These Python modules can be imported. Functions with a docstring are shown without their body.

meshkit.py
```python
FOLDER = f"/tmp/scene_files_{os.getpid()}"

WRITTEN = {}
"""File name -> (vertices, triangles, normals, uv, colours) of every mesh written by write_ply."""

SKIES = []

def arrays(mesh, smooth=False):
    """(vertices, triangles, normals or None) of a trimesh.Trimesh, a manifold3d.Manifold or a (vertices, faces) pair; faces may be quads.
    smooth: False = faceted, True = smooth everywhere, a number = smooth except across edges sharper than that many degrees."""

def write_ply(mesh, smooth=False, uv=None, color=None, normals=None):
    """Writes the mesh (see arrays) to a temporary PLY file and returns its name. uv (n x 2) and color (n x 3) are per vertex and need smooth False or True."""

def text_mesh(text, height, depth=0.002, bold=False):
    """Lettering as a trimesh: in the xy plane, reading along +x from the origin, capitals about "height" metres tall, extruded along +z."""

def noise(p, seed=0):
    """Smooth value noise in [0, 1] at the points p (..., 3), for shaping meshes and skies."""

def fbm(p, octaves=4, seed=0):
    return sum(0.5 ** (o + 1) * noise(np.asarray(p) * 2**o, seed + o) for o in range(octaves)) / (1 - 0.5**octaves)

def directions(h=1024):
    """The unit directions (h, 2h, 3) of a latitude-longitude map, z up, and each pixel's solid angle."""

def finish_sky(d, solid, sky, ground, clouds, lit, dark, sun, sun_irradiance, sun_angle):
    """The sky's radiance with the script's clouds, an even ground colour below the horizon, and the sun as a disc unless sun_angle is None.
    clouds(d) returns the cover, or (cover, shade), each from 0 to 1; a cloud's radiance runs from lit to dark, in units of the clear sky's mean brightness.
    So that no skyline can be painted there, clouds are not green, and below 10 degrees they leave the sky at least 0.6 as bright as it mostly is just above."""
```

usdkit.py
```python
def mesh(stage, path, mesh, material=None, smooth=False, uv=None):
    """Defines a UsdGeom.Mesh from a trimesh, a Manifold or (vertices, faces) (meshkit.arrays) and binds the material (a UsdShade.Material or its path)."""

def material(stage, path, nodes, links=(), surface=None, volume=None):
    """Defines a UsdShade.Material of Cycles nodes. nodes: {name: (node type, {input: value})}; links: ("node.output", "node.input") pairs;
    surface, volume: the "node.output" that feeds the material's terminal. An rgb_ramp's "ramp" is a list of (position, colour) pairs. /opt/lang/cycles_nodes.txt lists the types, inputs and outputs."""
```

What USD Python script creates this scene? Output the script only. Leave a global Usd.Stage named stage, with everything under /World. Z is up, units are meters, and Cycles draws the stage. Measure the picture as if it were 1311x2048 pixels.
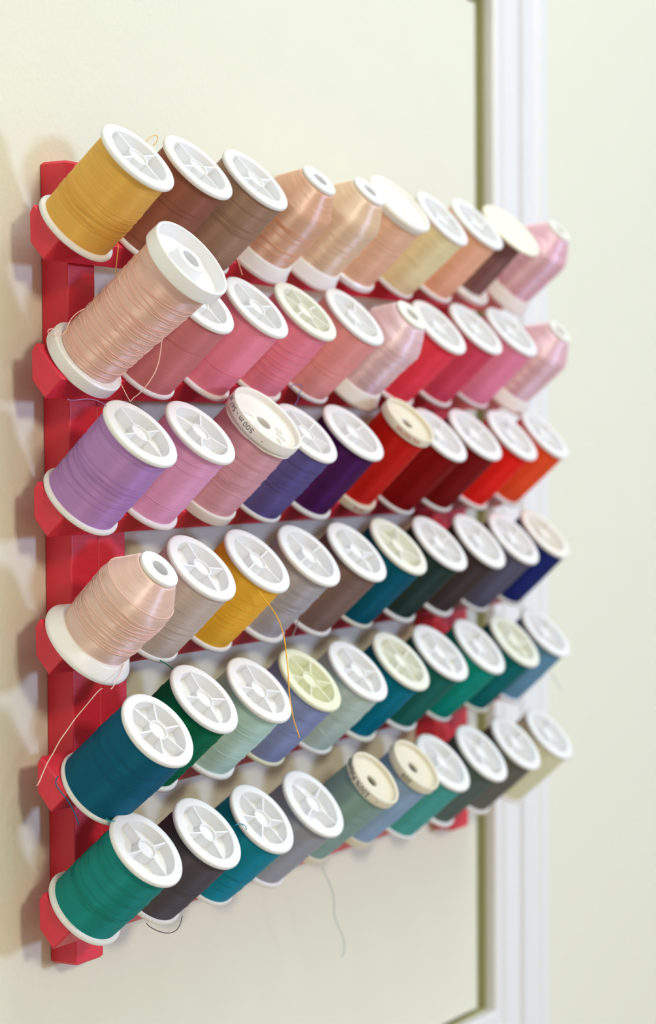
import math, random
import numpy as np, trimesh, manifold3d, usdkit, meshkit
from pxr import Usd, UsdGeom, UsdLux, UsdShade, Gf, Sdf, Vt

stage = Usd.Stage.CreateInMemory()
UsdGeom.SetStageUpAxis(stage, 'Z'); UsdGeom.SetStageMetersPerUnit(stage, 1.0)
UsdGeom.Xform.Define(stage, '/World'); UsdGeom.Scope.Define(stage, '/World/Looks')
ZC = 1.45                      # height of the rack's centre above the floor
W, H = 1311, 2048

# ---------------------------------------------------------------- camera
CAM = np.array([-0.79982, -0.47857, 0.04187 + ZC]); YAW, PITCH, ROLL, FPX = 1.0629, -0.0284, -0.0100, 4392.6
fw = np.array([math.sin(YAW)*math.cos(PITCH), math.cos(YAW)*math.cos(PITCH), math.sin(PITCH)])
rt_ = np.array([math.cos(YAW), -math.sin(YAW), 0.0]); up_ = np.cross(rt_, fw)
rt, up = math.cos(ROLL)*rt_ + math.sin(ROLL)*up_, -math.sin(ROLL)*rt_ + math.cos(ROLL)*up_
cam = UsdGeom.Camera.Define(stage, '/World/camera')
cam.AddTransformOp().Set(Gf.Matrix4d(*rt, 0, *up, 0, *(-fw), 0, *CAM, 1))
cam.CreateHorizontalApertureAttr(24.0); cam.CreateVerticalApertureAttr(24.0*H/W)
cam.CreateFocalLengthAttr(24.0*FPX/W); cam.CreateClippingRangeAttr(Gf.Vec2f(0.02, 100))
cam.CreateFStopAttr(9.5); cam.CreateFocusDistanceAttr(0.775)
cam.CreateExposureAttr(0.0)

# ---------------------------------------------------------------- lights
def aim(prim, pos, target):
    p, t = np.array(pos, float), np.array(target, float)
    z = (p - t)/np.linalg.norm(p - t); x = np.cross([0, 0, 1.0], z)
    x = np.array([1.0, 0, 0]) if np.linalg.norm(x) < 1e-6 else x/np.linalg.norm(x)
    y = np.cross(z, x)
    prim.AddTransformOp().Set(Gf.Matrix4d(*x, 0, *y, 0, *z, 0, *p, 1))
def rect(name, pos, target, w, h, color, power):
    l = UsdLux.RectLight.Define(stage, '/World/' + name)
    l.CreateWidthAttr(w); l.CreateHeightAttr(h); l.CreateColorAttr(Gf.Vec3f(*color)); l.CreateIntensityAttr(power)
    aim(l, pos, target); return l
rect('window_light', (0.80, -2.0, ZC + 0.13), (0.0, 0.0, ZC), 0.22, 0.22, (0.54, 0.69, 1.12), 116.0)
rect('room_lamp', (-1.25, -2.75, ZC + 1.15), (0.0, 0.0, ZC), 0.5, 0.5, (1.0, 0.92, 0.72), 62.0)
rect('ceiling_lamp', (0.15, -0.75, 2.60), (0.15, -0.55, 0.0), 0.9, 0.7, (0.85, 1.03, 1.10), 4.4)
dome = UsdLux.DomeLight.Define(stage, '/World/room_glow')
dome.CreateColorAttr(Gf.Vec3f(1.0, 0.89, 0.71)); dome.CreateIntensityAttr(0.155)

# ---------------------------------------------------------------- helpers
def lin(c):
    c = np.array(c, float)/255.0
    return tuple(np.where(c <= 0.04045, c/12.92, ((c + 0.055)/1.055)**2.4))
count = {}
def path_of(name, parent):
    base = (str(parent.GetPath()) if parent else '/World') + '/'
    k = base + name; n = count.get(k, 0); count[k] = n + 1
    return k if n == 0 else f'{k}_{n:03d}'
def obj(name, mesh, mat, parent=None, smooth=35):
    return usdkit.mesh(stage, path_of(name, parent), mesh, mat, smooth=smooth).GetPrim()
def tag(p, label=None, cat=None, group=None, kind=None):
    for k, v in (('label', label), ('category', cat), ('group', group), ('kind', kind)):
        if v: p.SetCustomDataByKey(k, v)
    return p
def thing(name, label, cat, mtx, group=None):
    x = UsdGeom.Xform.Define(stage, path_of(name, None)); x.AddTransformOp().Set(mtx)
    return tag(x.GetPrim(), label, cat, group)
def cat_(ms): return trimesh.util.concatenate([m if isinstance(m, trimesh.Trimesh) else trimesh.Trimesh(*m, process=False) for m in ms])
def box(x0, x1, y0, y1, z0, z1):
    b = trimesh.creation.box((x1-x0, y1-y0, z1-z0)); b.apply_translation(((x0+x1)/2, (y0+y1)/2, (z0+z1)/2)); return b
def lathe(prof, n=96, closed=True, fn=None):
    """prof: (r, z) points; closed joins the last to the first. fn(phi, r, z) -> r changes the radius."""
    P = np.array(prof, float); ph = np.arange(n)*2*np.pi/n
    r = np.repeat(P[:, 0][:, None], n, 1); z = np.repeat(P[:, 1][:, None], n, 1); f = np.repeat(ph[None], len(P), 0)
    if fn is not None: r = fn(f, r, z)
    v = np.stack([r*np.cos(f), r*np.sin(f), z], -1).reshape(-1, 3)
    m = len(P); i, j = np.meshgrid(np.arange(m if closed else m-1), np.arange(n), indexing='ij'); k = (i+1) % m
    q = np.stack([i*n+j, i*n+(j+1) % n, k*n+(j+1) % n, k*n+j], -1).reshape(-1, 4)
    area = sum(P[a, 0]*P[(a+1) % m, 1] - P[(a+1) % m, 0]*P[a, 1] for a in range(m))
    if closed and area < 0: q = q[:, ::-1]
    return v, np.vstack([q[:, [0, 1, 2]], q[:, [0, 2, 3]]])
def disc(r, z, n=40):
    a = np.arange(n)*2*np.pi/n
    v = np.vstack([[0, 0, z], np.stack([r*np.cos(a), r*np.sin(a), np.full(n, z)], -1)])
    return v, np.array([[0, 1+i, 1+(i+1) % n] for i in range(n)])
def tube(pts, rad, sides=6, dense=6):
    p = np.array(pts, float)
    if dense > 1 and len(p) > 2:
        t = np.arange(len(p)); from_ = np.linspace(0, len(p)-1, (len(p)-1)*dense+1)
        from scipy.interpolate import CubicSpline
        p = CubicSpline(t, p)(from_)
    t = np.gradient(p, axis=0); t /= np.linalg.norm(t, axis=1, keepdims=True) + 1e-12
    a = np.cross(t, [0.3, 0.2, 0.93]); a /= np.linalg.norm(a, axis=1, keepdims=True) + 1e-12
    b = np.cross(t, a); g = np.arange(sides)*2*np.pi/sides
    v = p[:, None] + rad*(np.cos(g)[None, :, None]*a[:, None] + np.sin(g)[None, :, None]*b[:, None])
    n = len(p); i, j = np.meshgrid(np.arange(n-1), np.arange(sides), indexing='ij')
    q = np.stack([i*sides+j, i*sides+(j+1) % sides, (i+1)*sides+(j+1) % sides, (i+1)*sides+j], -1).reshape(-1, 4)
    caps = [[k0, k0+s+1, k0+s] if k0 == 0 else [k0, k0+s, k0+s+1] for k0 in (0, (n-1)*sides) for s in range(1, sides-1)]
    return v.reshape(-1, 3), np.vstack([q[:, [0, 1, 2]], q[:, [0, 2, 3]], caps])

# ---------------------------------------------------------------- materials
def mat(name, nodes, links, surface='p.BSDF'):
    return usdkit.material(stage, '/World/Looks/' + name, nodes, links, surface=surface)
def painted(name, col, rough, bump_scale, bump, spec=0.5, var=0.0, coat=0.0):
    return mat(name, {
        'tc': ('texture_coordinate', {}), 'n': ('noise_texture', {'scale': bump_scale, 'detail': 4.0, 'roughness': 0.55}),
        'n2': ('noise_texture', {'scale': bump_scale*0.12, 'detail': 3.0}),
        'mx': ('mix_color', {'a': tuple(np.array(col)*(1-var)), 'b': tuple(np.minimum(np.array(col)*(1+var), 1))}),
        'b': ('bump', {'strength': 1.0, 'distance': bump}),
        'p': ('principled_bsdf', {'roughness': rough, 'specular_ior_level': spec, 'coat_weight': coat, 'coat_roughness': 0.25})},
        [('tc.object', 'n.vector'), ('tc.object', 'n2.vector'), ('n2.fac', 'mx.fac'), ('mx.result', 'p.base_color'), ('n.fac', 'b.height'), ('b.normal', 'p.normal')])
WALL = painted('wall_paint', (0.73, 0.73, 0.60), 0.62, 420.0, 0.00022, 0.35, 0.008)
TRIM = painted('trim_paint', (0.77, 0.775, 0.785), 0.35, 150.0, 0.0002, 0.5)
GAP_SHADE = painted('gap_shade', (0.36, 0.35, 0.16), 0.8, 300.0, 0.0002, 0.2)  # olive tone stands for the shade in the gap beside the trim
CEIL = painted('ceiling_paint', (0.85, 0.84, 0.80), 0.8, 200.0, 0.001, 0.2)
FLOOR = painted('floor_carpet', (0.42, 0.38, 0.32), 0.95, 900.0, 0.003, 0.1, 0.2)
def wood(name, col):
    return mat(name, {
        'tc': ('texture_coordinate', {}), 'mp': ('mapping', {'scale': (60.0, 900.0, 900.0)}), 'mp2': ('mapping', {'scale': (400.0, 900.0, 60.0)}),
        'n': ('noise_texture', {'scale': 1.0, 'detail': 3.0}), 'n2': ('noise_texture', {'scale': 90.0, 'detail': 4.0}),
        'mx': ('mix_color', {'a': tuple(np.array(col)*0.90), 'b': tuple(np.array(col)*1.08)}), 'b': ('bump', {'strength': 1.0, 'distance': 0.00010}),
        'p': ('principled_bsdf', {'roughness': 0.45, 'specular_ior_level': 0.6})},
        [('tc.object', 'mp.vector'), ('mp.vector', 'n.vector'), ('tc.object', 'n2.vector'), ('n2.fac', 'mx.fac'), ('mx.result', 'p.base_color'), ('n.fac', 'b.height'), ('b.normal', 'p.normal')])
RED = wood('red_painted_wood', (0.74, 0.024, 0.055))
def plastic(name, col, rough=0.34):
    return mat(name, {'tc': ('texture_coordinate', {}), 'n': ('noise_texture', {'scale': 700.0, 'detail': 3.0}), 'b': ('bump', {'strength': 0.6, 'distance': 0.00006}),
        'p': ('principled_bsdf', {'base_color': col, 'roughness': rough, 'specular_ior_level': 0.5, 'subsurface_weight': 0.12, 'subsurface_scale': 0.0015, 'subsurface_radius': (1.0, 0.9, 0.8)})},
        [('tc.object', 'n.vector'), ('n.fac', 'b.height'), ('b.normal', 'p.normal')])
WHITE = plastic('white_plastic', (0.88, 0.885, 0.89)); CREAM = plastic('cream_plastic', (0.80, 0.74, 0.58)); IVORY = plastic('ivory_plastic', (0.88, 0.86, 0.80))
GREENISH = plastic('greenish_plastic', (0.84, 0.86, 0.64)); PALEGREEN = plastic('pale_greenish_plastic', (0.85, 0.86, 0.76)); YELLOWISH = plastic('yellowish_plastic', (0.88, 0.87, 0.70))
INK = plastic('black_ink', (0.05, 0.045, 0.04), 0.6); REDINK = plastic('red_ink', (0.60, 0.12, 0.10), 0.6); PAPER = plastic('label_paper', (0.82, 0.80, 0.72), 0.7)
def thread_mat(name, col, satin, streak):
    """Wound thread: matt fibre colour with the long sheen that thread shows along the spool (light spread across the turns)."""
    c = np.array(col); Y = c @ [0.21, 0.72, 0.07]
    g = 1.0 + 0.34*np.clip((c.max() - 0.08)/0.25, 0, 1)
    c = c*1.22 if satin else c*[g, g, g*1.03] + 0.08*Y*c.min()/c.max()
    c = c/max(1.0, c.max()/0.93)
    return mat(name, {
        'tc': ('texture_coordinate', {}), 'g': ('geometry', {}),
        'mp': ('mapping', {'scale': (30.0, 30.0, 4200.0)}), 'mq': ('mapping', {'scale': (60.0, 60.0, 1300.0)}),
        'n': ('noise_texture', {'scale': 1.0, 'detail': 2.0, 'roughness': 0.6}), 'q': ('noise_texture', {'scale': 1.0, 'detail': 3.0, 'roughness': 0.55}),
        'ad': ('mix_float', {'fac': 0.5}),
        'rp': ('map_range', {'from_min': 0.30, 'from_max': 0.70, 'to_min': 0.0, 'to_max': 1.0, 'clamp': True}),
        'mx': ('mix_color', {'a': tuple(c*(1-streak)), 'b': tuple(np.minimum(c*(1+streak)+0.004*streak, 0.97))}),
        'b': ('bump', {'strength': 0.8, 'distance': 0.00006}),
        'gl': ('glossy_bsdf', {'color': tuple(np.minimum(c*0.2+0.8, 1)) if satin else tuple(np.minimum((c/c.max()*0.85+0.08*c.max())*min(1, 0.22 + 1.6*c.max()), 1)), 'distribution': 'ggx', 'roughness': 0.55, 'anisotropy': 0.64, 'rotation': 0.0}),
        'p': ('principled_bsdf', {'roughness': 0.6, 'specular_ior_level': 0.06, 'sheen_weight': 0.08 if c.max() > 0.3 else 0.01, 'sheen_roughness': 0.35, 'sheen_tint': tuple(np.minimum(c*0.5+0.5, 1))}),
        'mc': ('mix_closure', {'fac': 0.32 if satin else 0.14})},
        [('tc.object', 'mp.vector'), ('tc.object', 'mq.vector'), ('mp.vector', 'n.vector'), ('mq.vector', 'q.vector'), ('n.fac', 'ad.a'), ('q.fac', 'ad.b'), ('ad.result', 'rp.value'), ('rp.result', 'mx.fac'),
         ('mx.result', 'p.base_color'), ('ad.result', 'b.height'), ('b.normal', 'p.normal'), ('b.normal', 'gl.normal'), ('g.tangent', 'gl.tangent'), ('p.BSDF', 'mc.closure1'), ('gl.BSDF', 'mc.closure2')], surface='mc.closure')
def strand_mat(name, col):
    c = np.array(col)*1.4 + 0.005; c = c/max(1.0, c.max()/0.95)
    if np.array(col).min() > 0.25: c = c + 0.2*c.max()*(c.max() - c)
    return mat(name, {'p': ('principled_bsdf', {'base_color': tuple(c), 'roughness': 0.5, 'specular_ior_level': 0.15})}, [])

# ---------------------------------------------------------------- the room
YW = -0.009                    # the wall's face; the room lies towards -y
TILT = 0.0133
def tilted(m):
    v = np.array(m.vertices); x, z = v[:, 0].copy(), v[:, 2].copy()
    v[:, 0], v[:, 2] = x + TILT*(z - ZC), z - TILT*(x - 0.2)
    return trimesh.Trimesh(v, m.faces, process=False)
def man(m): return manifold3d.Manifold(manifold3d.Mesh(np.array(m.vertices, np.float32), np.array(m.faces, np.uint32)))
def tri(m): k = m.to_mesh(); return trimesh.Trimesh(k.vert_properties[:, :3], k.tri_verts, process=False)
XL, XR, ZB, ZT = -0.78, 0.2062, ZC - 0.2424, ZC + 0.2740      # inner edge of the moulding frame
GAP = 0.0105
slab = man(box(-2.6, 2.4, YW, YW + 0.12, 0.0, 2.7))
hole = man(tilted(box(XL - 0.03, XR + 0.03, YW - 0.001, YW + 0.0085, ZB - 0.03, ZT + 0.03)))
panel = man(tilted(box(XL + GAP, XR - GAP, YW - 0.002, YW + 0.02, ZB + 0.0035, ZT - GAP)))
tag(obj('wall_back', tri(slab - (hole - panel)), WALL, None, smooth=False), 'pale cream painted wall with faint orange-peel texture behind the thread rack', 'wall', kind='structure')
tag(obj('floor', box(-2.6, 2.4, -3.4, YW, -0.05, 0.0), FLOOR, smooth=False), 'beige carpeted floor below the wall', 'floor', kind='structure')
tag(obj('ceiling', box(-2.6, 2.4, -3.4, YW, 2.7, 2.75), CEIL, smooth=False), 'white ceiling above the wall', 'ceiling', kind='structure')
# moulding: (distance from the inner edge, height above the wall); negative heights reach into the groove
PRF = [(0.0, -0.0085), (0.0, 0.0050), (0.0010, 0.0060), (0.0062, 0.0060), (0.0075, 0.0042), (0.0090, 0.0042), (0.0102, 0.0062), (0.0282, 0.0062), (0.0290, 0.0040),
       (0.0295, 0.0010), (0.0335, 0.0010), (0.0340, 0.0040), (0.0352, 0.0060), (0.0440, 0.0060), (0.0560, 0.0040), (0.0575, 0.0060), (0.0670, 0.0057), (0.0680, 0.0048), (0.0680, -0.0002), (0.0299, -0.0085)]
def moulding(side):
    P = np.array(PRF); d, h = P[:, 0], P[:, 1]; y = YW - h
    if side == 'right': a = np.stack([XR + d, y, ZB - d], -1); b = np.stack([XR + d, y, ZT + d], -1)
    if side == 'left': a = np.stack([XL - d, y, ZT + d], -1); b = np.stack([XL - d, y, ZB - d], -1)
    if side == 'bottom': a = np.stack([XL - d, y, ZB - d], -1); b = np.stack([XR + d, y, ZB - d], -1)
    if side == 'top': a = np.stack([XR + d, y, ZT + d], -1); b = np.stack([XL - d, y, ZT + d], -1)
    n = len(P); v = np.vstack([a, b]); i = np.arange(n); k = (i+1) % n
    q = np.stack([i, i+n, k+n, k], -1); f = np.vstack([q[:, [0, 1, 2]], q[:, [0, 2, 3]]])
    m = trimesh.Trimesh(v, f, process=False)
    return tilted(m)
for s, lab in (('right', 'white moulded wooden trim running up the wall right of the rack'), ('bottom', 'white moulded trim along the bottom of the wall panel'),
               ('top', 'white moulded trim along the top of the wall panel'), ('left', 'white moulded trim at the far left of the wall panel')):
    m = moulding(s)
    if m.volume < 0: m.invert()
    tag(obj({'right': 'trim_1', 'bottom': 'trim_2', 'top': 'trim_3', 'left': 'trim_4'}[s], m, TRIM, smooth=30), lab, 'trim', kind='structure')

for x0, x1, z0, z1, lab in ((XR - 0.0012, XR + 0.0002, ZB, ZT, 'added olive strip coloured as shade in the gap left of the vertical white trim'), (XL, XR - 0.0012, ZB - 0.0002, ZB + 0.0012, 'added olive strip coloured as shade in the gap above the lower white trim'),
                            (XL, XR - 0.0012, ZT - 0.0012, ZT + 0.0002, 'added olive strip coloured as shade in the gap below the upper white trim')):  # strips added to darken the gap; the shade is in their colour
    tag(obj(f'trim_{5 + count.get("strip", 0)}', tilted(box(x0, x1, YW - 0.0002, YW + 0.0085, z0, z1)), GAP_SHADE, smooth=False), lab, 'trim', kind='structure'); count['strip'] = count.get('strip', 0) + 1

# ---------------------------------------------------------------- the rack
TH = 0.7238; SX, SZ, YB = 0.0385, 0.0476, 0.030
PEG = np.array([0, -math.cos(TH), math.sin(TH)]); E1 = np.array([1.0, 0, 0]); E2 = np.array([0, math.sin(TH), math.cos(TH)])
def base(r, c): return np.array([(c-5.5)*0.03848, -YB, ZC - (r-3.5)*0.04762])
def bar(pts, x0, x1, ch=0.0006):
    """A bar along x with section pts (out, z), its corners and ends eased."""
    from shapely.geometry import Polygon
    full = Polygon(pts).buffer(-ch).buffer(ch, quad_segs=3); small = Polygon(pts).buffer(-1.6*ch).buffer(ch, quad_segs=3)
    A = np.array(full.exterior.coords)[:-1]
    c = A.mean(0); B = c + (A - c)*(1 - ch*1.2/np.linalg.norm(A - c, axis=1, keepdims=True))
    rings = [(x0, B), (x0 + ch, A), (x1 - ch, A), (x1, B)]; n = len(A)
    v = np.vstack([np.stack([np.full(n, x), -R[:, 0], R[:, 1]], -1) for x, R in rings])
    f = []
    for k in range(3):
        for i in range(n):
            j = (i+1) % n; f += [[k*n+i, k*n+j, (k+1)*n+j], [k*n+i, (k+1)*n+j, (k+1)*n+i]]
    for i in range(1, n-1): f += [[0, i+1, i], [3*n, 3*n+i, 3*n+i+1]]
    m = trimesh.Trimesh(v, f, process=False)
    if m.volume < 0: m.invert()
    return m
def post(x0, x1, o0, o1, z0, z1, ch=0.0009):
    m = bar([(x0, 0), (x0, 0), (x1, 0)] and [(x0, o0), (x1, o0), (x1, o1), (x0, o1)], z0, z1, ch)      # section in (x, out), swept along z
    v = np.array(m.vertices); m = trimesh.Trimesh(np.stack([-v[:, 1], -v[:, 2], v[:, 0]], -1), m.faces, process=False)
    if m.volume < 0: m.invert()
    return m
rack = thing('thread_rack', 'red painted wooden wall rack with two posts and six tilted rails', 'thread rack', Gf.Matrix4d(1.0))
XP = 0.1643
obj('post', post(-XP, -0.1474, 0.009, 0.0206, ZC - 0.1413, ZC + 0.1450), RED, rack)
obj('post', post(0.1435, 0.1604, 0.009, 0.0206, ZC - 0.1413, ZC + 0.1450), RED, rack)
obj('support_leg', post(-0.1470, -0.1297, 0.0092, 0.0202, ZC - 0.104, ZC + 0.074), RED, rack)
obj('support_leg', post(0.1260, 0.1431, 0.0092, 0.0202, ZC - 0.104, ZC + 0.074), RED, rack)
SEC = [(0.0225, 0.0084), (0.0340, -0.0045), (0.0263, -0.0113), (0.0206, -0.0046), (0.0206, 0.0056)]
for r in range(1, 7):
    z = base(r, 1)[2]
    obj('rail', bar([(o, z + d) for o, d in SEC], -0.1864, 0.1864), RED, rack)
def frame_of(r, c, dx, dv, tx, tv):
    a = PEG + tx*E1 + tv*E2; a /= np.linalg.norm(a)
    u = np.cross(E2, a); u /= np.linalg.norm(u); v = np.cross(a, u)
    return base(r, c) + dx*E1 + dv*E2, u, v, a
for r in range(1, 7):
    for c in range(1, 11):
        m = trimesh.creation.cylinder(radius=0.0021, height=0.026, sections=14); m.apply_translation((0, 0, 0.009))
        p0, u, v, a = frame_of(r, c, 0, 0, 0, 0)
        M = np.eye(4); M[:3, 0], M[:3, 1], M[:3, 2], M[:3, 3] = u, v, a, p0
        m.apply_transform(M); obj('peg', m, RED, rack)

# ---------------------------------------------------------------- spools: (dx, dv, tilt x, tilt v, length, top radius, base radius) on the peg
FIT = {
 (1,1): (-0.00077, -0.00061, -0.00857, -0.01554, 0.03671, 0.01548, 0.01557),
 (1,2): (-0.00019, 0.00026, -0.00283, -0.00798, 0.03675, 0.01554, 0.0155),
 (1,3): (4e-05, -0.00023, 0.00572, -0.01019, 0.03672, 0.01546, 0.0155),
 (1,4): (0.0018, -0.00235, -0.01604, 0.01978, 0.04269, 0.00789, 0.01591),
 (1,5): (0.0022, -0.00299, -0.01392, 0.00988, 0.04314, 0.00776, 0.01612),
 (1,6): (0.0003, -0.00033, -0.01732, 0.00544, 0.03889, 0.0164, 0.01727),
 (1,7): (0.00109, -0.00037, 0.02943, -0.03911, 0.03666, 0.01535, 0.01544),
 (1,8): (0.00017, -0.00068, -0.00254, -0.00657, 0.03683, 0.01553, 0.01556),
 (1,9): (0.00025, -0.00184, -0.05236, 0.02613, 0.03742, 0.01687, 0.01526),
 (1,10): (0.00162, -0.00314, -0.00475, 0.0049, 0.04348, 0.00683, 0.01592),
 (2,1): (0.00289, 0.00108, 0.01303, -0.08031, 0.05856, 0.01628, 0.01537),
 (2,2): (-0.00011, -3e-05, -0.00479, -0.00076, 0.03671, 0.01549, 0.01551),
 (2,3): (-0.00045, 2e-05, 0.01848, -0.00871, 0.03683, 0.01534, 0.01556),
 (2,4): (-0.00031, 0.00012, -0.00336, 0.00871, 0.03663, 0.01542, 0.0155),
 (2,5): (-0.00016, 0.00019, 0.01174, -0.00756, 0.03686, 0.01543, 0.01555),
 (2,6): (-0.0002, -0.00256, -0.01864, -0.00939, 0.04321, 0.00808, 0.01649),
 (2,7): (-0.00025, -0.00038, -0.00822, -0.01658, 0.03657, 0.01551, 0.0155),
 (2,8): (-0.0004, -0.00022, -0.00982, 0.00851, 0.03688, 0.01558, 0.01555),
 (2,9): (0.0001, -0.00045, -0.01487, 0.02255, 0.03698, 0.01562, 0.01557),
 (2,10): (0.00061, -0.00351, -0.01204, 0.00076, 0.04335, 0.00692, 0.01645),
 (3,1): (0.00043, -0.0001, -0.01211, 0.01489, 0.03681, 0.01546, 0.01559),
 (3,2): (0.00035, 6e-05, -0.00474, 0.02612, 0.03684, 0.01546, 0.01555),
 (3,3): (0.00126, 0.00119, -0.01003, 0.0144, 0.04346, 0.0161, 0.01591),
 (3,4): (-0.0009, 0.00034, 0.00713, 0.01338, 0.03688, 0.01546, 0.01551),
 (3,5): (0.00032, 3e-05, -0.00969, 0.03408, 0.03683, 0.01551, 0.01553),
 (3,6): (0.00232, 0.00037, -0.03065, 0.02332, 0.04402, 0.01291, 0.0139),
 (3,7): (8e-05, -9e-05, 0.0044, 0.00677, 0.03686, 0.0155, 0.01551),
 (3,8): (-0.00071, 1e-05, -0.02078, 0.01429, 0.03672, 0.01558, 0.01553),
 (3,9): (-0.00056, -0.00016, -0.00748, 0.00579, 0.03672, 0.01554, 0.01548),
 (3,10): (-0.00043, 0.00044, 0.01304, 0.0038, 0.03656, 0.01524, 0.0155),
 (4,1): (0.00025, -0.00322, 0.00061, 0.00343, 0.04246, 0.00797, 0.01792),
 (4,2): (0.00015, -2e-05, -0.01323, 0.00687, 0.03644, 0.01534, 0.0155),
 (4,3): (0.0002, 0.00054, -0.00214, 0.00645, 0.03668, 0.01546, 0.01548),
 (4,4): (0.00128, 0.00072, -0.01005, 0.00513, 0.03673, 0.01556, 0.01548),
 (4,5): (0.00085, 0.0003, -0.00115, 0.00382, 0.03684, 0.01559, 0.01546),
 (4,6): (0.0, 0.00084, 0.00552, 0.01001, 0.03685, 0.01555, 0.01544),
 (4,7): (0.00011, 0.00021, -0.00274, 0.01453, 0.03694, 0.01559, 0.01552),
 (4,8): (0.00058, 0.00035, 0.00134, -0.013, 0.03702, 0.01572, 0.01548),
 (4,9): (-0.00011, -0.0004, -0.01333, -0.00054, 0.03678, 0.01563, 0.01548),
 (4,10): (-0.00033, -0.00025, -0.00306, 0.0248, 0.03655, 0.01533, 0.0155),
 (5,1): (0.0017, -0.00669, -0.04815, -0.0392, 0.03674, 0.01521, 0.01536),
 (5,2): (0.0004, 0.0009, 0.00514, -0.00765, 0.03661, 0.01543, 0.01542),
 (5,3): (-5e-05, -0.00015, -0.01002, 0.0017, 0.0366, 0.01542, 0.01553),
 (5,4): (-1e-05, -0.00026, -0.00745, 0.00501, 0.03659, 0.01545, 0.01545),
 (5,5): (0.00016, -0.00044, -0.0059, 0.00447, 0.03677, 0.01554, 0.01549),
 (5,6): (0.00066, 0.00017, -0.00616, 0.00311, 0.03683, 0.0156, 0.01548),
 (5,7): (0.00021, -6e-05, -0.01205, 0.02036, 0.03689, 0.01566, 0.01548),
 (5,8): (-0.00067, 0.00035, 0.01538, -0.00919, 0.03699, 0.0156, 0.01542),
 (5,9): (-2e-05, 9e-05, -0.0035, -0.01226, 0.03667, 0.01555, 0.01539),
 (5,10): (-0.00024, -0.0003, -0.00365, 0.02895, 0.03661, 0.01537, 0.0155),
 (6,1): (8e-05, 0.00039, 0.00045, -0.00726, 0.03678, 0.01558, 0.01543),
 (6,2): (-8e-05, -3e-05, 0.00659, -0.0125, 0.03675, 0.01552, 0.01541),
 (6,3): (-0.00053, 6e-05, -0.00023, -0.03331, 0.03664, 0.01549, 0.01545),
 (6,4): (-0.0005, -0.00016, 0.00341, -0.03013, 0.03683, 0.01564, 0.01538),
 (6,5): (-0.00059, 0.00015, 0.01426, -0.04528, 0.045, 0.01283, 0.01259),
 (6,6): (0.00133, 0.00025, -0.00078, -0.0223, 0.0438, 0.01293, 0.01254),
 (6,7): (0.00057, 0.00011, 0.00104, -0.00277, 0.03679, 0.01553, 0.01548),
 (6,8): (2e-05, -0.00017, 0.00623, -0.01965, 0.03693, 0.01564, 0.01545),
 (6,9): (-0.00025, -0.00038, 0.00324, -0.01, 0.03675, 0.01552, 0.0154),
 (6,10): (-0.00027, -0.0009, 0.01102, -0.00081, 0.03656, 0.01525, 0.0155),
}
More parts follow.
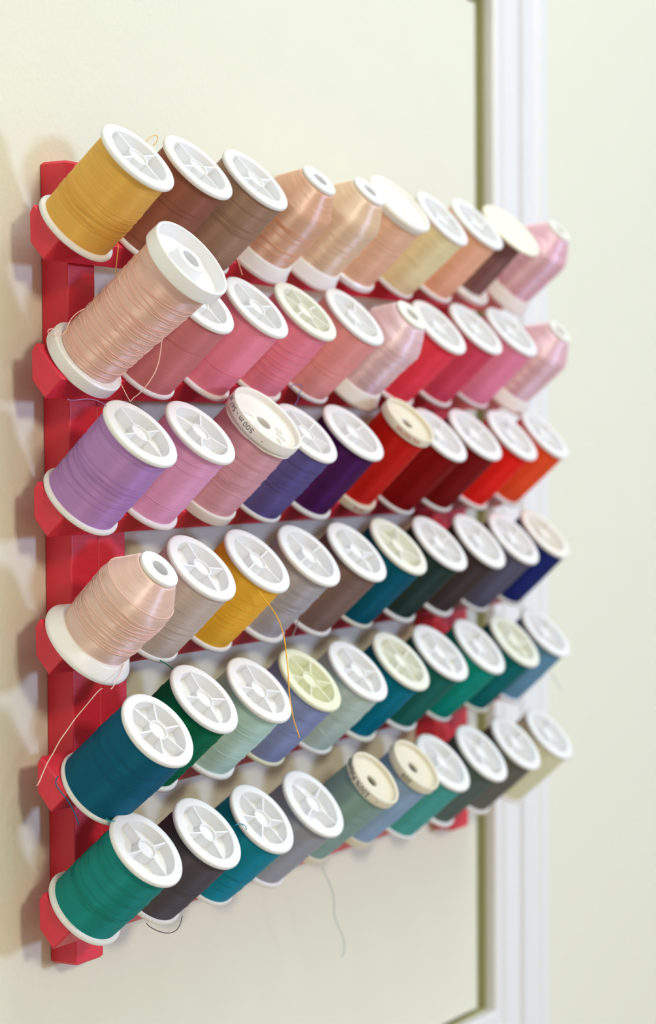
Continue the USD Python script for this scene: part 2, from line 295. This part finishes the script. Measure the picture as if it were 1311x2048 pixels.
TAILS = {
 (1,1): [[0.00018,[[-0.16237,-0.041,0.11442],[-0.16275,-0.041,0.11144],[-0.16376,-0.041,0.10701],[-0.16413,-0.041,0.10438],[-0.16356,-0.041,0.10232]]],[0.00015,[[-0.1512,-0.046,0.15084],[-0.1499,-0.046,0.15222],[-0.14734,-0.046,0.1534],[-0.14509,-0.046,0.15385],[-0.14415,-0.046,0.1529],[-0.14547,-0.046,0.15115],[-0.14709,-0.046,0.15026]]]],
 (2,1): [[0.00016,[[-0.18717,-0.033,0.08163],[-0.19027,-0.0335,0.08164],[-0.19358,-0.034,0.08191],[-0.19533,-0.0345,0.08267],[-0.19514,-0.035,0.08343],[-0.19344,-0.0355,0.08357],[-0.19175,-0.036,0.08248],[-0.1903,-0.03633,0.08182],[-0.18832,-0.03667,0.08303],[-0.18679,-0.037,0.08565],[-0.18501,-0.03733,0.08787],[-0.18225,-0.03767,0.08971],[-0.17874,-0.038,0.09116]]],[0.00018,[[-0.17268,-0.066,0.08174],[-0.17145,-0.06467,0.0793],[-0.17063,-0.06333,0.07481],[-0.17197,-0.062,0.06871],[-0.1734,-0.058,0.06294],[-0.17207,-0.054,0.06075],[-0.16911,-0.05,0.05924]]],[0.00014,[[-0.16859,-0.044,0.06849],[-0.16945,-0.0455,0.06663],[-0.16987,-0.047,0.06453],[-0.16941,-0.0485,0.06142],[-0.16938,-0.05,0.05934]]]],
 (3,1): [[0.00014,[[-0.18695,-0.036,0.05995],[-0.185,-0.0388,0.0597],[-0.18205,-0.0416,0.05997],[-0.18009,-0.0444,0.05917],[-0.18113,-0.0472,0.0581],[-0.18393,-0.05,0.0573]]],[0.00014,[[-0.18191,-0.047,0.05495],[-0.18303,-0.04567,0.05296],[-0.18414,-0.04433,0.05098],[-0.18476,-0.043,0.04942]]]],
 (4,1): [[0.00016,[[-0.16953,-0.046,-0.03184],[-0.17207,-0.047,-0.03316],[-0.1753,-0.048,-0.0352],[-0.17958,-0.049,-0.0379],[-0.18344,-0.05,-0.03896]]],[0.00019,[[-0.17688,-0.042,-0.03981],[-0.17836,-0.04091,-0.04101],[-0.18086,-0.03982,-0.04356],[-0.18435,-0.03873,-0.04671],[-0.18731,-0.03764,-0.04961],[-0.19027,-0.03655,-0.05307],[-0.19344,-0.03564,-0.05647],[-0.19638,-0.03491,-0.06044],[-0.1988,-0.03418,-0.0636],[-0.20074,-0.03345,-0.06738],[-0.20171,-0.03273,-0.06986],[-0.20179,-0.032,-0.07075]]]],
 (5,1): [[0.00022,[[-0.1922,-0.034,-0.06864],[-0.19641,-0.036,-0.07009],[-0.19752,-0.038,-0.07209],[-0.1965,-0.04,-0.07495],[-0.19183,-0.03867,-0.0783],[-0.18762,-0.03733,-0.08189],[-0.1834,-0.036,-0.0864]]]],
 (5,2): [[0.00022,[[-0.14058,-0.042,-0.03335],[-0.13572,-0.042,-0.03542],[-0.13082,-0.042,-0.03805]]]],
 (6,2): [[0.00018,[[-0.15431,-0.044,-0.12548],[-0.15053,-0.044,-0.12819],[-0.14251,-0.044,-0.13139],[-0.13594,-0.044,-0.13196],[-0.13257,-0.044,-0.13007],[-0.13118,-0.044,-0.12741]]]],
 (4,3): [[0.00022,[[-0.1084,-0.064,-0.00959],[-0.10375,-0.06509,-0.01425],[-0.0997,-0.06618,-0.0189],[-0.09763,-0.06727,-0.02344],[-0.09715,-0.0685,-0.02889],[-0.09849,-0.07,-0.03416],[-0.09987,-0.0715,-0.04077],[-0.10191,-0.073,-0.04728],[-0.10247,-0.07405,-0.05191],[-0.10237,-0.07486,-0.05661],[-0.10145,-0.07568,-0.06073],[-0.10064,-0.0765,-0.06416]]]],
 (4,4): [[0.0002,[[-0.07611,-0.06,-0.01899],[-0.06573,-0.056,-0.023],[-0.05956,-0.052,-0.02677],[-0.05776,-0.048,-0.03277],[-0.05452,-0.044,-0.03606],[-0.05922,-0.04,-0.04301]]]],
 (6,5): [[0.00016,[[-0.01209,-0.036,-0.1308],[-0.00736,-0.03567,-0.13686],[-0.00178,-0.03533,-0.14522],[-0.0009,-0.035,-0.15278],[0.00477,-0.03467,-0.16066],[0.00875,-0.03433,-0.16743],[0.00662,-0.034,-0.17234]]]],
 (3,4): [[0.00016,[[-0.07209,-0.058,0.06573],[-0.07032,-0.058,0.06679],[-0.06562,-0.058,0.06689],[-0.06386,-0.058,0.06619],[-0.06538,-0.058,0.06411],[-0.06691,-0.058,0.06144],[-0.07049,-0.058,0.05862]]]],
 (6,3): [[0.00018,[[-0.12292,-0.062,-0.09423],[-0.11874,-0.062,-0.09432],[-0.11595,-0.062,-0.09567],[-0.11528,-0.062,-0.09707]]]],
 (6,1): [[0.00025,[[-0.19416,-0.055,-0.08134],[-0.19243,-0.055,-0.08245],[-0.18919,-0.055,-0.08295]]]],
 (1,4): [[0.00018,[[-0.09069,-0.045,0.11595],[-0.08824,-0.045,0.11236],[-0.08578,-0.045,0.10837]]]],
 (5,10): [[0.00014,[[0.19492,-0.05,-0.0688],[0.20042,-0.05,-0.07451],[0.20851,-0.05,-0.0793]]]],
 (5,5): [[0.00018,[[-0.04839,-0.055,-0.06732],[-0.03794,-0.0525,-0.07246],[-0.02983,-0.05,-0.0772]]]],
}
ROWS = ['top', 'second', 'third', 'fourth', 'fifth', 'bottom']
ORD = ['first', 'second', 'third', 'fourth', 'fifth', 'sixth', 'seventh', 'eighth', 'ninth', 'last']
# (colour words, sRGB, kind, spokes, first spoke angle, lumpiness mm, wraps, flange material)
S = {
 1: [('golden yellow', (202, 157, 74), 'std', 4, 10, .05, 11, 'W'), ('chestnut brown', (132, 84, 68), 'std', 4, 5, .03, 4, 'W'), ('taupe brown', (142, 114, 94), 'std', 4, 5, .06, 8, 'W'),
     ('satin tan', (210, 157, 124), 'cone', 0, 0, .16, 12, 'W'), ('satin beige pink', (220, 184, 150), 'cone', 0, 0, .16, 8, 'W'), ('pale tan', (212, 168, 140), 'wide', 0, 0, .10, 6, 'I'),
     ('cream yellow', (226, 208, 160), 'std', 4, 10, .10, 4, 'W'), ('peach orange', (255, 190, 154), 'std', 4, 5, .04, 3, 'W'), ('cocoa brown', (120, 84, 80), 'lid', 0, 0, .02, 1, 'Y'), ('satin candy pink', (238, 176, 192), 'cone', 0, 0, .25, 5, 'I')],
 2: [('pale peach', (255, 194, 176), 'tall', 0, 0, .14, 40, 'W'), ('dusty mauve', (178, 104, 106), 'std', 4, 10, .03, 1, 'W'), ('bubblegum pink', (230, 130, 152), 'std', 4, 5, .03, 1, 'W'),
     ('rose pink', (212, 118, 136), 'std', 6, 15, .05, 8, 'G2'), ('dusty salmon', (208, 136, 132), 'std', 4, 40, .04, 3, 'W'), ('satin lilac pink', (230, 186, 194), 'cone', 0, 0, .30, 4, 'I'),
     ('coral red', (232, 58, 76), 'std', 4, 10, .04, 2, 'W'), ('raspberry', (188, 60, 84), 'std', 4, 30, .03, 1, 'W'), ('carnation pink', (230, 128, 160), 'std', 4, 10, .06, 2, 'W'), ('satin shell pink', (238, 184, 196), 'cone', 0, 0, .25, 5, 'I')],
 3: [('lavender purple', (158, 118, 172), 'std', 4, 4, .05, 14, 'W'), ('orchid pink', (204, 144, 178), 'std', 4, 45, .03, 3, 'W'), ('dusty rose', (190, 140, 150), 'print', 0, 0, .09, 14, 'I'),
     ('slate violet', (84, 76, 128), 'std', 6, 22, .08, 10, 'W'), ('deep plum', (66, 24, 74), 'std', 4, 15, .04, 1, 'W'), ('scarlet', (172, 20, 12), 'small', 0, 0, .06, 3, 'R'),
     ('dark crimson', (118, 10, 10), 'std', 4, 30, .03, 1, 'W'), ('maroon', (112, 14, 16), 'std', 4, 10, .03, 1, 'W'), ('bright red', (214, 22, 10), 'std', 4, 45, .03, 0, 'W'), ('orange red', (214, 70, 28), 'std', 4, 10, .04, 1, 'W')],
 4: [('satin blush', (255, 206, 190), 'bell', 0, 0, .16, 22, 'W'), ('warm grey', (172, 158, 148), 'std', 4, 80, .08, 8, 'W'), ('mustard yellow', (222, 166, 46), 'std', 4, 19, .04, 6, 'W'),
     ('light grey', (150, 146, 152), 'std', 4, 16, .10, 8, 'W'), ('brown grey', (118, 94, 86), 'std', 4, 80, .03, 3, 'W'), ('dark petrol', (8, 82, 102), 'std', 4, 45, .03, 1, 'G2'),
     ('black green', (34, 50, 46), 'std', 6, 10, .03, 0, 'W'), ('dark umber', (62, 50, 50), 'std', 4, 30, .03, 1, 'W'), ('slate grey', (84, 82, 102), 'std', 6, 20, .03, 1, 'W'), ('navy blue', (28, 38, 98), 'std', 4, 20, .03, 0, 'I')],
 5: [('dark teal blue', (14, 84, 110), 'std', 6, 58, .05, 8, 'W'), ('bottle green', (8, 96, 66), 'std', 4, 79, .04, 4, 'W'), ('pale sage', (160, 190, 180), 'std', 4, 76, .10, 12, 'W'),
     ('denim blue', (116, 126, 162), 'std', 6, 42, .06, 5, 'G'), ('pale grey green', (160, 180, 172), 'std', 4, 80, .04, 5, 'W'), ('ocean teal', (4, 104, 126), 'std', 6, 20, .03, 2, 'G2'),
     ('forest teal', (28, 96, 86), 'std', 4, 72, .03, 1, 'W'), ('emerald teal', (10, 128, 112), 'std', 4, 30, .03, 1, 'W'), ('deep sea green', (14, 100, 100), 'std', 4, 75, .03, 1, 'G2'), ('steel blue', (86, 128, 152), 'std', 4, 20, .03, 1, 'W')],
 6: [('teal green', (26, 124, 118), 'std', 4, 1, .05, 14, 'W'), ('charcoal', (78, 72, 78), 'std', 4, 81, .04, 6, 'W'), ('turquoise teal', (16, 120, 142), 'std', 6, 42, .04, 7, 'W'),
     ('stone grey', (136, 138, 148), 'std', 4, 26, .03, 1, 'W'), ('grey green', (118, 146, 140), 'small', 0, 0, .05, 4, 'C'), ('powder blue', (124, 150, 176), 'small', 0, 0, .07, 5, 'C'),
     ('aqua green', (66, 144, 138), 'std', 4, 10, .04, 3, 'W'), ('dark grey green', (82, 96, 90), 'std', 4, 35, .03, 1, 'W'), ('dark olive grey', (98, 96, 88), 'std', 4, 15, .03, 1, 'W'), ('pale olive', (198, 198, 164), 'std', 4, 30, .03, 1, 'W')]}
FL = {'W': WHITE, 'I': IVORY, 'G': GREENISH, 'G2': PALEGREEN, 'Y': YELLOWISH, 'C': CREAM, 'R': CREAM}
KINDTXT = {'std': 'on white plastic spool', 'cone': 'on cone-shouldered white spool', 'wide': 'on wide ivory spool', 'lid': 'under a flat yellowish disc lid', 'tall': 'on tall spool with white cup ends',
           'print': 'on spool with black printed ivory rim', 'small': 'on narrow cream-rimmed spool', 'bell': 'on cone spool with broad white foot'}

def knurl(n=118, amp=0.00011):
    return lambda f, r, z: r + np.where(r > 0.0150, amp*(np.cos(n*f) - 0.4), 0.0)
def std_flange(R, zt, up=1):
    """Ribbed rim with a deep spoked recess; up=-1 gives the lower end."""
    s = R/0.0155
    P = [(0.0114*s, -0.0044), (0.0115*s, -0.0004), (0.0118*s, -0.00005), (0.0132*s, 0.0), (0.0146*s, -0.00005), (0.0152*s, -0.0003), (0.0155*s, -0.0008), (0.0155*s, -0.0015), (0.0152*s, -0.0020), (0.0140*s, -0.0022), (0.0124*s, -0.0024), (0.0124*s, -0.0044)]
    return [lathe([(r, zt + up*d) for r, d in P], 118*4, True, knurl())]
def spoke_mesh(ang, r0, r1, z0, z1, w=0.0008):
    b = trimesh.creation.box((r1-r0, w, z1-z0)); b.apply_translation(((r0+r1)/2, 0, (z0+z1)/2))
    b.apply_transform(trimesh.transformations.rotation_matrix(ang, (0, 0, 1))); return b
def body(prof, n, lump, seed, rin=0.0118):
    """Wound thread: prof (z, r) resampled finely, with uneven winding of lump metres."""
    Pz, Pr = np.array(prof).T; m = 72
    s = np.concatenate([[0], np.cumsum(np.hypot(np.diff(Pz), np.diff(Pr)))]); t = np.linspace(0, s[-1], m)
    zz, rr = np.interp(t, s, Pz), np.interp(t, s, Pr); k = np.ones(5)/5
    rr[3:-3] = np.convolve(rr, k, 'same')[3:-3]
    def fn(f, r, z):
        p = np.stack([np.cos(f)*0.8, np.sin(f)*0.8, (z + 0.0012*np.sin(f + seed))*420], -1)
        q = np.stack([np.cos(f)*0.8 + 9, np.sin(f)*0.8, (z + 0.002*np.sin(f + 1.7*seed))*1100], -1)
        d = (meshkit.noise(p, seed) - 0.5) + 0.6*(meshkit.noise(q, seed+7) - 0.5)
        edge = np.clip(np.minimum(z - zz[0], zz[-1] - z)/0.0015, 0, 1)
        return np.where(r > rin + 1e-5, r + lump*1.5*d*edge, r)
    P = [(rin, zz[0])] + list(zip(rr, zz)) + [(rin, zz[-1])]
    return lathe(P, n, True, fn), (lambda f, z: fn(f, np.interp(z, zz, rr), z))
def wraps(rad, z0, z1, n, rng, lump, thin=0.00011, slant=0.0022):
    """Loose turns of thread lying over the winding at a slant."""
    out = []; zc = z0 + (z1-z0)*rng.uniform(0.35, 0.65)
    for k in range(n):
        zm = np.clip(rng.gauss(zc, (z1-z0)*(0.10 if n < 20 else 0.22)), z0 + 0.002, z1 - 0.002) if k < n*0.65 else rng.uniform(z0 + 0.002, z1 - 0.002)
        ph0 = rng.uniform(0, 2*np.pi); span = rng.uniform(3.0, 6.0); sl = rng.uniform(-0.7*slant, slant); bow = rng.uniform(-0.0012, 0.0012)
        t = np.linspace(0, 1, 64); ph = ph0 + span*t
        z = np.clip(zm + sl*(t-0.5)*span/3 + bow*np.sin(np.pi*t), z0 + 0.0004, z1 - 0.0004)
        r = rad(ph, z) + thin*1.2
        r[[0, -1]] -= 2*thin
        out.append(tube(np.stack([r*np.cos(ph), r*np.sin(ph), z], -1), thin, 4, 1))
    return cat_(out)
def ring_text(txt, R, z, height, phi0, flip=True, depth=0.00012, bold=False):
    """Lettering printed round a rim, upside down to the spool as the photo shows it."""
    m = meshkit.text_mesh(txt, height, depth, bold); m = m.subdivide_to_size(height*0.35) if hasattr(m, 'subdivide_to_size') else m
    v = np.array(m.vertices); s = -1 if flip else 1
    ph = phi0 + s*v[:, 0]/R; zz = z + s*v[:, 1]; r = R + v[:, 2] - depth*0.35
    return trimesh.Trimesh(np.stack([r*np.cos(ph), r*np.sin(ph), zz], -1), m.faces, process=False)

for r in range(1, 7):
    for c in range(1, 11):
        words, rgb, kind, nsp, a0, lump, nw, fl = S[r][c-1]
        dx, dv, tx, tv, L, Rt, Rb = FIT[(r, c)]
        p0, u, v, a = frame_of(r, c, dx, dv, tx, tv)
        p0 = p0 + a*0.0002
        seed = r*20 + c; rng = random.Random(seed); lump *= 0.001
        satin = 'satin' in words or kind == 'tall'
        TM = thread_mat(f'thread_{r}_{c}', lin(rgb), satin, 0.045 + 1.2*min(S[r][c-1][5], 0.1)); SM = strand_mat(f'strand_{r}_{c}', lin(rgb))
        where = f'{ORD[c-1]} from left in {ROWS[r-1]} row' if c < 10 else f'right end of the {ROWS[r-1]} row'
        if c == 1: where = f'left end of the {ROWS[r-1]} row'
        o = thing('thread_cone' if kind in ('cone', 'bell') else 'thread_spool', f'{words} thread {KINDTXT[kind]}, {where}', 'spool of thread',
                  Gf.Matrix4d(*u, 0, *v, 0, *a, 0, *p0, 1), 'spools of sewing thread on the red rack')
        F = FL[fl]
        if kind == 'std':
            top = std_flange(Rt, L); fp = obj('top_flange', cat_(top + [disc(0.0118, L - 0.0043)]), F, o, 40)
            hub = [lathe([(0.0034, L-0.0043), (0.0034, L-0.0007), (0.0035, L-0.0005), (0.0039, L-0.0005), (0.0040, L-0.0007), (0.0041, L-0.0043)], 40), disc(0.0035, L-0.0013)]
            obj('hub', cat_(hub), F, fp, 40)
            for k in range(nsp):
                obj('spoke', spoke_mesh(math.radians(a0) + 2*np.pi*k/nsp, 0.0038, 0.0116*Rt/0.0155, L-0.0043, L-0.0004, 0.00062), F, fp, False)
            obj('bottom_flange', cat_(std_flange(Rb, 0.0, -1) + [lathe([(0.0030, 0.0004), (0.0030, L-0.0052), (0.0038, L-0.0052), (0.0038, 0.0004)], 24)]), F, o, 40)
            rmax = 0.0143 + 0.0004*math.sin(seed*1.7)
            bm, rad = body([(0.0022, rmax-0.0001), (0.005, rmax), (L/2, rmax+0.0001), (L-0.005, rmax), (L-0.0022, rmax-0.0001)], 96, lump, seed)
            zr = (0.0024, L-0.0024)
        elif kind in ('cone', 'bell'):
            ft = 0.0060 if kind == 'bell' else 0.0072; rf = 0.0146 if kind == 'bell' else 0.0141
            foot = [(0.0032, 0.0), (Rb-0.0010, 0.0), (Rb-0.0002, 0.0005), (Rb, 0.0013), (Rb-0.0001, 0.0020), (Rb-0.0006, 0.0026)]
            foot += [(rf+0.0004, ft-0.0004), (rf-0.0004, ft), (0.0032, ft)] if kind == 'bell' else [(rf+0.0003, ft-0.0008), (rf-0.0004, ft), (0.0032, ft)]
            obj('foot', cat_([lathe(foot, 96)]), F, o, 40)
            cap = [(0.0033, ft-0.001), (0.0033, L-0.0002), (0.0036, L), (Rt-0.0008, L), (Rt-0.0002, L-0.0003), (Rt, L-0.0009), (Rt-0.0002, L-0.0016), (Rt-0.0012, L-0.0020), (0.0046, L-0.0020), (0.0046, ft-0.001)]
            obj('cap', cat_([lathe(cap, 64)]), F, o, 40)
            rb = 0.0138 if kind == 'bell' else 0.0134
            zs = L - 0.0118
            bm, rad = body([(ft, rb-0.0004), (ft+0.003, rb), (zs-0.004, rb+0.0007), (zs, rb+0.0007), (zs+0.0015, rb+0.0001), (L-0.0020, Rt+0.0004), (L-0.0018, Rt-0.0012)], 120, lump, seed, 0.0050)
            zr = (ft+0.0003, zs + 0.003)
        elif kind == 'tall':
            cup = lambda z0, h, R, s: [lathe([(q, z0 + s*d) for q, d in [(0.0065, h-0.0002), (R-0.0013, h-0.0002), (R-0.0008, h+0.0), (R-0.0001, h-0.0005), (R, h-0.0011), (R-0.0001, 0.0004), (R-0.0005, 0.0), (R-0.0010, 0.0001), (R-0.0013, 0.0005), (R-0.0016, h-0.0012), (0.0065, h-0.0012)]], 110)]
            fp = obj('top_flange', cat_(cup(L, 0.0060, Rt, -1)), F, o, 40)
            obj('hub', lathe([(0.0036, 0.006), (0.0036, L-0.0009), (0.0040, L-0.0005), (0.0052, L-0.0005), (0.0058, L-0.0010), (0.0066, L-0.0052), (0.0066, 0.006)], 60), F, fp, 40)
            obj('bottom_flange', cat_(cup(0.0, 0.0052, Rb, 1)), F, o, 40)
            bm, rad = body([(0.0052, 0.0123), (0.012, 0.0126), (0.030, 0.0131), (0.045, 0.0138), (L-0.0062, 0.0143)], 130, lump, seed, 0.0068)
            zr = (0.0054, L-0.0064)
        elif kind in ('print', 'small'):
            h = 0.0044 if kind == 'print' else 0.0040; w = 0.0008; dp = 0.0027 if kind == 'print' else 0.0023; hr = 0.0032 if kind == 'print' else 0.0026
            cup = lambda z0, R, s: [lathe([(q, z0 + s*d) for q, d in [(hr, h), (R-0.0012, h), (R-0.0003, h-0.0002), (R, h-0.0006), (R, 0.0004), (R-0.0003, 0.0), (R-w, 0.0), (R-w-0.0004, 0.0003), (R-w-0.0006, dp-0.0003), (R-w-0.0010, dp), (hr+0.0003, dp), (hr, dp+0.0003)]], 110)]
            fp = obj('top_flange', cat_(cup(L, Rt, -1)), F, o, 40)
            obj('bottom_flange', cat_(cup(0.0, Rb, 1) + ([lathe([(hr, h), (hr, L-h), (hr+0.001, L-h), (hr+0.001, h)], 24)] if kind == 'print' else [])), F, o, 40)
            rmax = Rt - (0.0013 if kind == 'print' else 0.0009)
            bm, rad = body([(h, rmax-0.0001), (L/2, rmax), (L-h, rmax-0.0001)], 100, lump, seed, 0.0050)
            zr = (h+0.0003, L-h-0.0003)
            zm = L - 0.0019
            if kind == 'print':
                tag(obj('printed_text', ring_text('500 m - 547 yd', Rt, zm + 0.00095, 0.0019, math.radians(201)), INK, fp, False), 'black printed length marking')
                tag(obj('printed_mark', ring_text("'", Rt, zm + 0.0008, 0.0017, math.radians(219)), INK, fp, False), 'small black printed mark')
                for ang, r0, r1, off in ((150, .0060, .0115, 0), (196, .0058, .0100, .0006), (196, .0058, .0100, -.0006), (318, .0055, .0085, .0005), (318, .0055, .0085, -.0007), (292, .0062, .0108, 0), (268, .0085, .0112, 0)):
                    b = trimesh.creation.box((r1-r0, 0.0005, 0.0008)); b.apply_translation(((r0+r1)/2, off, L - dp + 0.0003))
                    b.apply_transform(trimesh.transformations.rotation_matrix(math.radians(ang), (0, 0, 1))); obj('raised_mark', b, F, fp, False)
                n = 110; ph = np.arange(n)*2*np.pi/n; jag = 0.0009*meshkit.fbm(np.stack([np.cos(ph)*4, np.sin(ph)*4, ph*0], -1), 3, 5)
                rr = rmax + 0.00035 + 0.0002*np.sin(3*ph)
                ring = lambda R, z: np.stack([R*np.cos(ph), R*np.sin(ph), z], -1)
                V = np.vstack([ring(rr, np.full(n, L-h)), ring(rr+0.0005, L-h-0.0007-jag), ring(rr+0.0003, L-h-0.0007-jag), ring(rr-0.0002, np.full(n, L-h))])
                i, j = np.meshgrid(np.arange(4), np.arange(n), indexing='ij'); k2 = (i+1) % 4
                q = np.stack([i*n+j, k2*n+j, k2*n+(j+1) % n, i*n+(j+1) % n], -1).reshape(-1, 4)
                tag(obj('paper_label', (V, q), PAPER, o, 40), 'torn edge of a paper label under the rim')
            elif (r, c) == (3, 6):
                tag(obj('printed_text', ring_text('POLYESTER', Rt, zm + 0.0010, 0.0016, math.radians(246), bold=True), REDINK, fp, False), 'faded red printed lettering')
                tag(obj('printed_text', ring_text('100 M', Rb, h/2 + 0.0008, 0.0016, math.radians(260), bold=True), REDINK, o, False), 'faded red printed lettering')
            elif (r, c) == (6, 5):
                tag(obj('printed_text', ring_text('100% Polyester', Rt, zm + 0.0010, 0.0020, math.radians(209), bold=True), INK, fp, False), 'black printed fibre content')
                tag(obj('printed_mark', ring_text('.', Rt, zm + 0.0004, 0.0018, math.radians(229), bold=True), INK, fp, False), 'small black printed dot')
            else:
                tag(obj('printed_text', ring_text('209', Rt, zm + 0.0010, 0.0020, math.radians(210), bold=True), INK, fp, False), 'black printed number')
        elif kind in ('wide', 'lid'):
            R = Rt; hr = 0.0004
            if kind == 'wide':
                tp = [(hr, L-0.0042), (hr, L-0.0010), (0.0110, L-0.0010), (0.0118, L-0.0014), (R-0.0026, L-0.0014), (R-0.0022, L-0.0002), (R-0.0016, L), (R-0.0006, L-0.0002), (R, L-0.0010), (R, L-0.0018), (R-0.0006, L-0.0026), (R-0.0012, L-0.0043), (R-0.0030, L-0.0034), (R-0.0030, L-0.0042)]
                rmax = 0.0146; zt_ = L-0.0034
            else:
                tp = [(0.0005, L-0.0026), (0.0005, L+0.0003), (R-0.0030, L), (R-0.0010, L-0.0003), (R-0.0002, L-0.0009), (R, L-0.0015), (R-0.0004, L-0.0021), (R-0.0012, L-0.0025)]
                rmax = 0.0096; zt_ = L-0.0026
            obj('top_flange', lathe(tp, 110), F, o, 40)
            if kind == 'wide':
                for k in range(6): obj('raised_mark', spoke_mesh(k*np.pi/3, 0.0045, 0.0095, L-0.0012, L-0.0006, 0.0006), F, o, False)
            hb = 0.0034; Rb = min(Rb, 0.0158) if kind == 'wide' else 0.0138
            obj('bottom_flange', cat_([lathe([(0.0032, 0.0), (Rb-0.0008, 0.0), (Rb, 0.0008), (Rb, hb-0.0009), (Rb-0.0008, hb), (0.0032, hb)], 96)]), WHITE if kind == 'wide' else IVORY, o, 40)
            bm, rad = body([(hb, rmax), (L/2, rmax+0.0001), (zt_, rmax)], 100, lump, seed, 0.0050)
            zr = (hb+0.0003, zt_-0.0003)
        obj('wound_thread', bm, TM, o, 50)
        if nw: obj('loose_wraps', wraps(rad, zr[0], zr[1], nw, rng, lump, 0.00013 if kind in ('tall', 'bell') else 0.00009, 0.006 if kind == 'tall' else 0.0024), SM, o, True)
        B = np.stack([u, v, a])
        for rad_, pts in TAILS.get((r, c), []):
            local = (np.array(pts) + [0, 0, ZC] - p0) @ B.T
            obj('thread_tail', tube(local, rad_, 6, 5), SM, o, True)
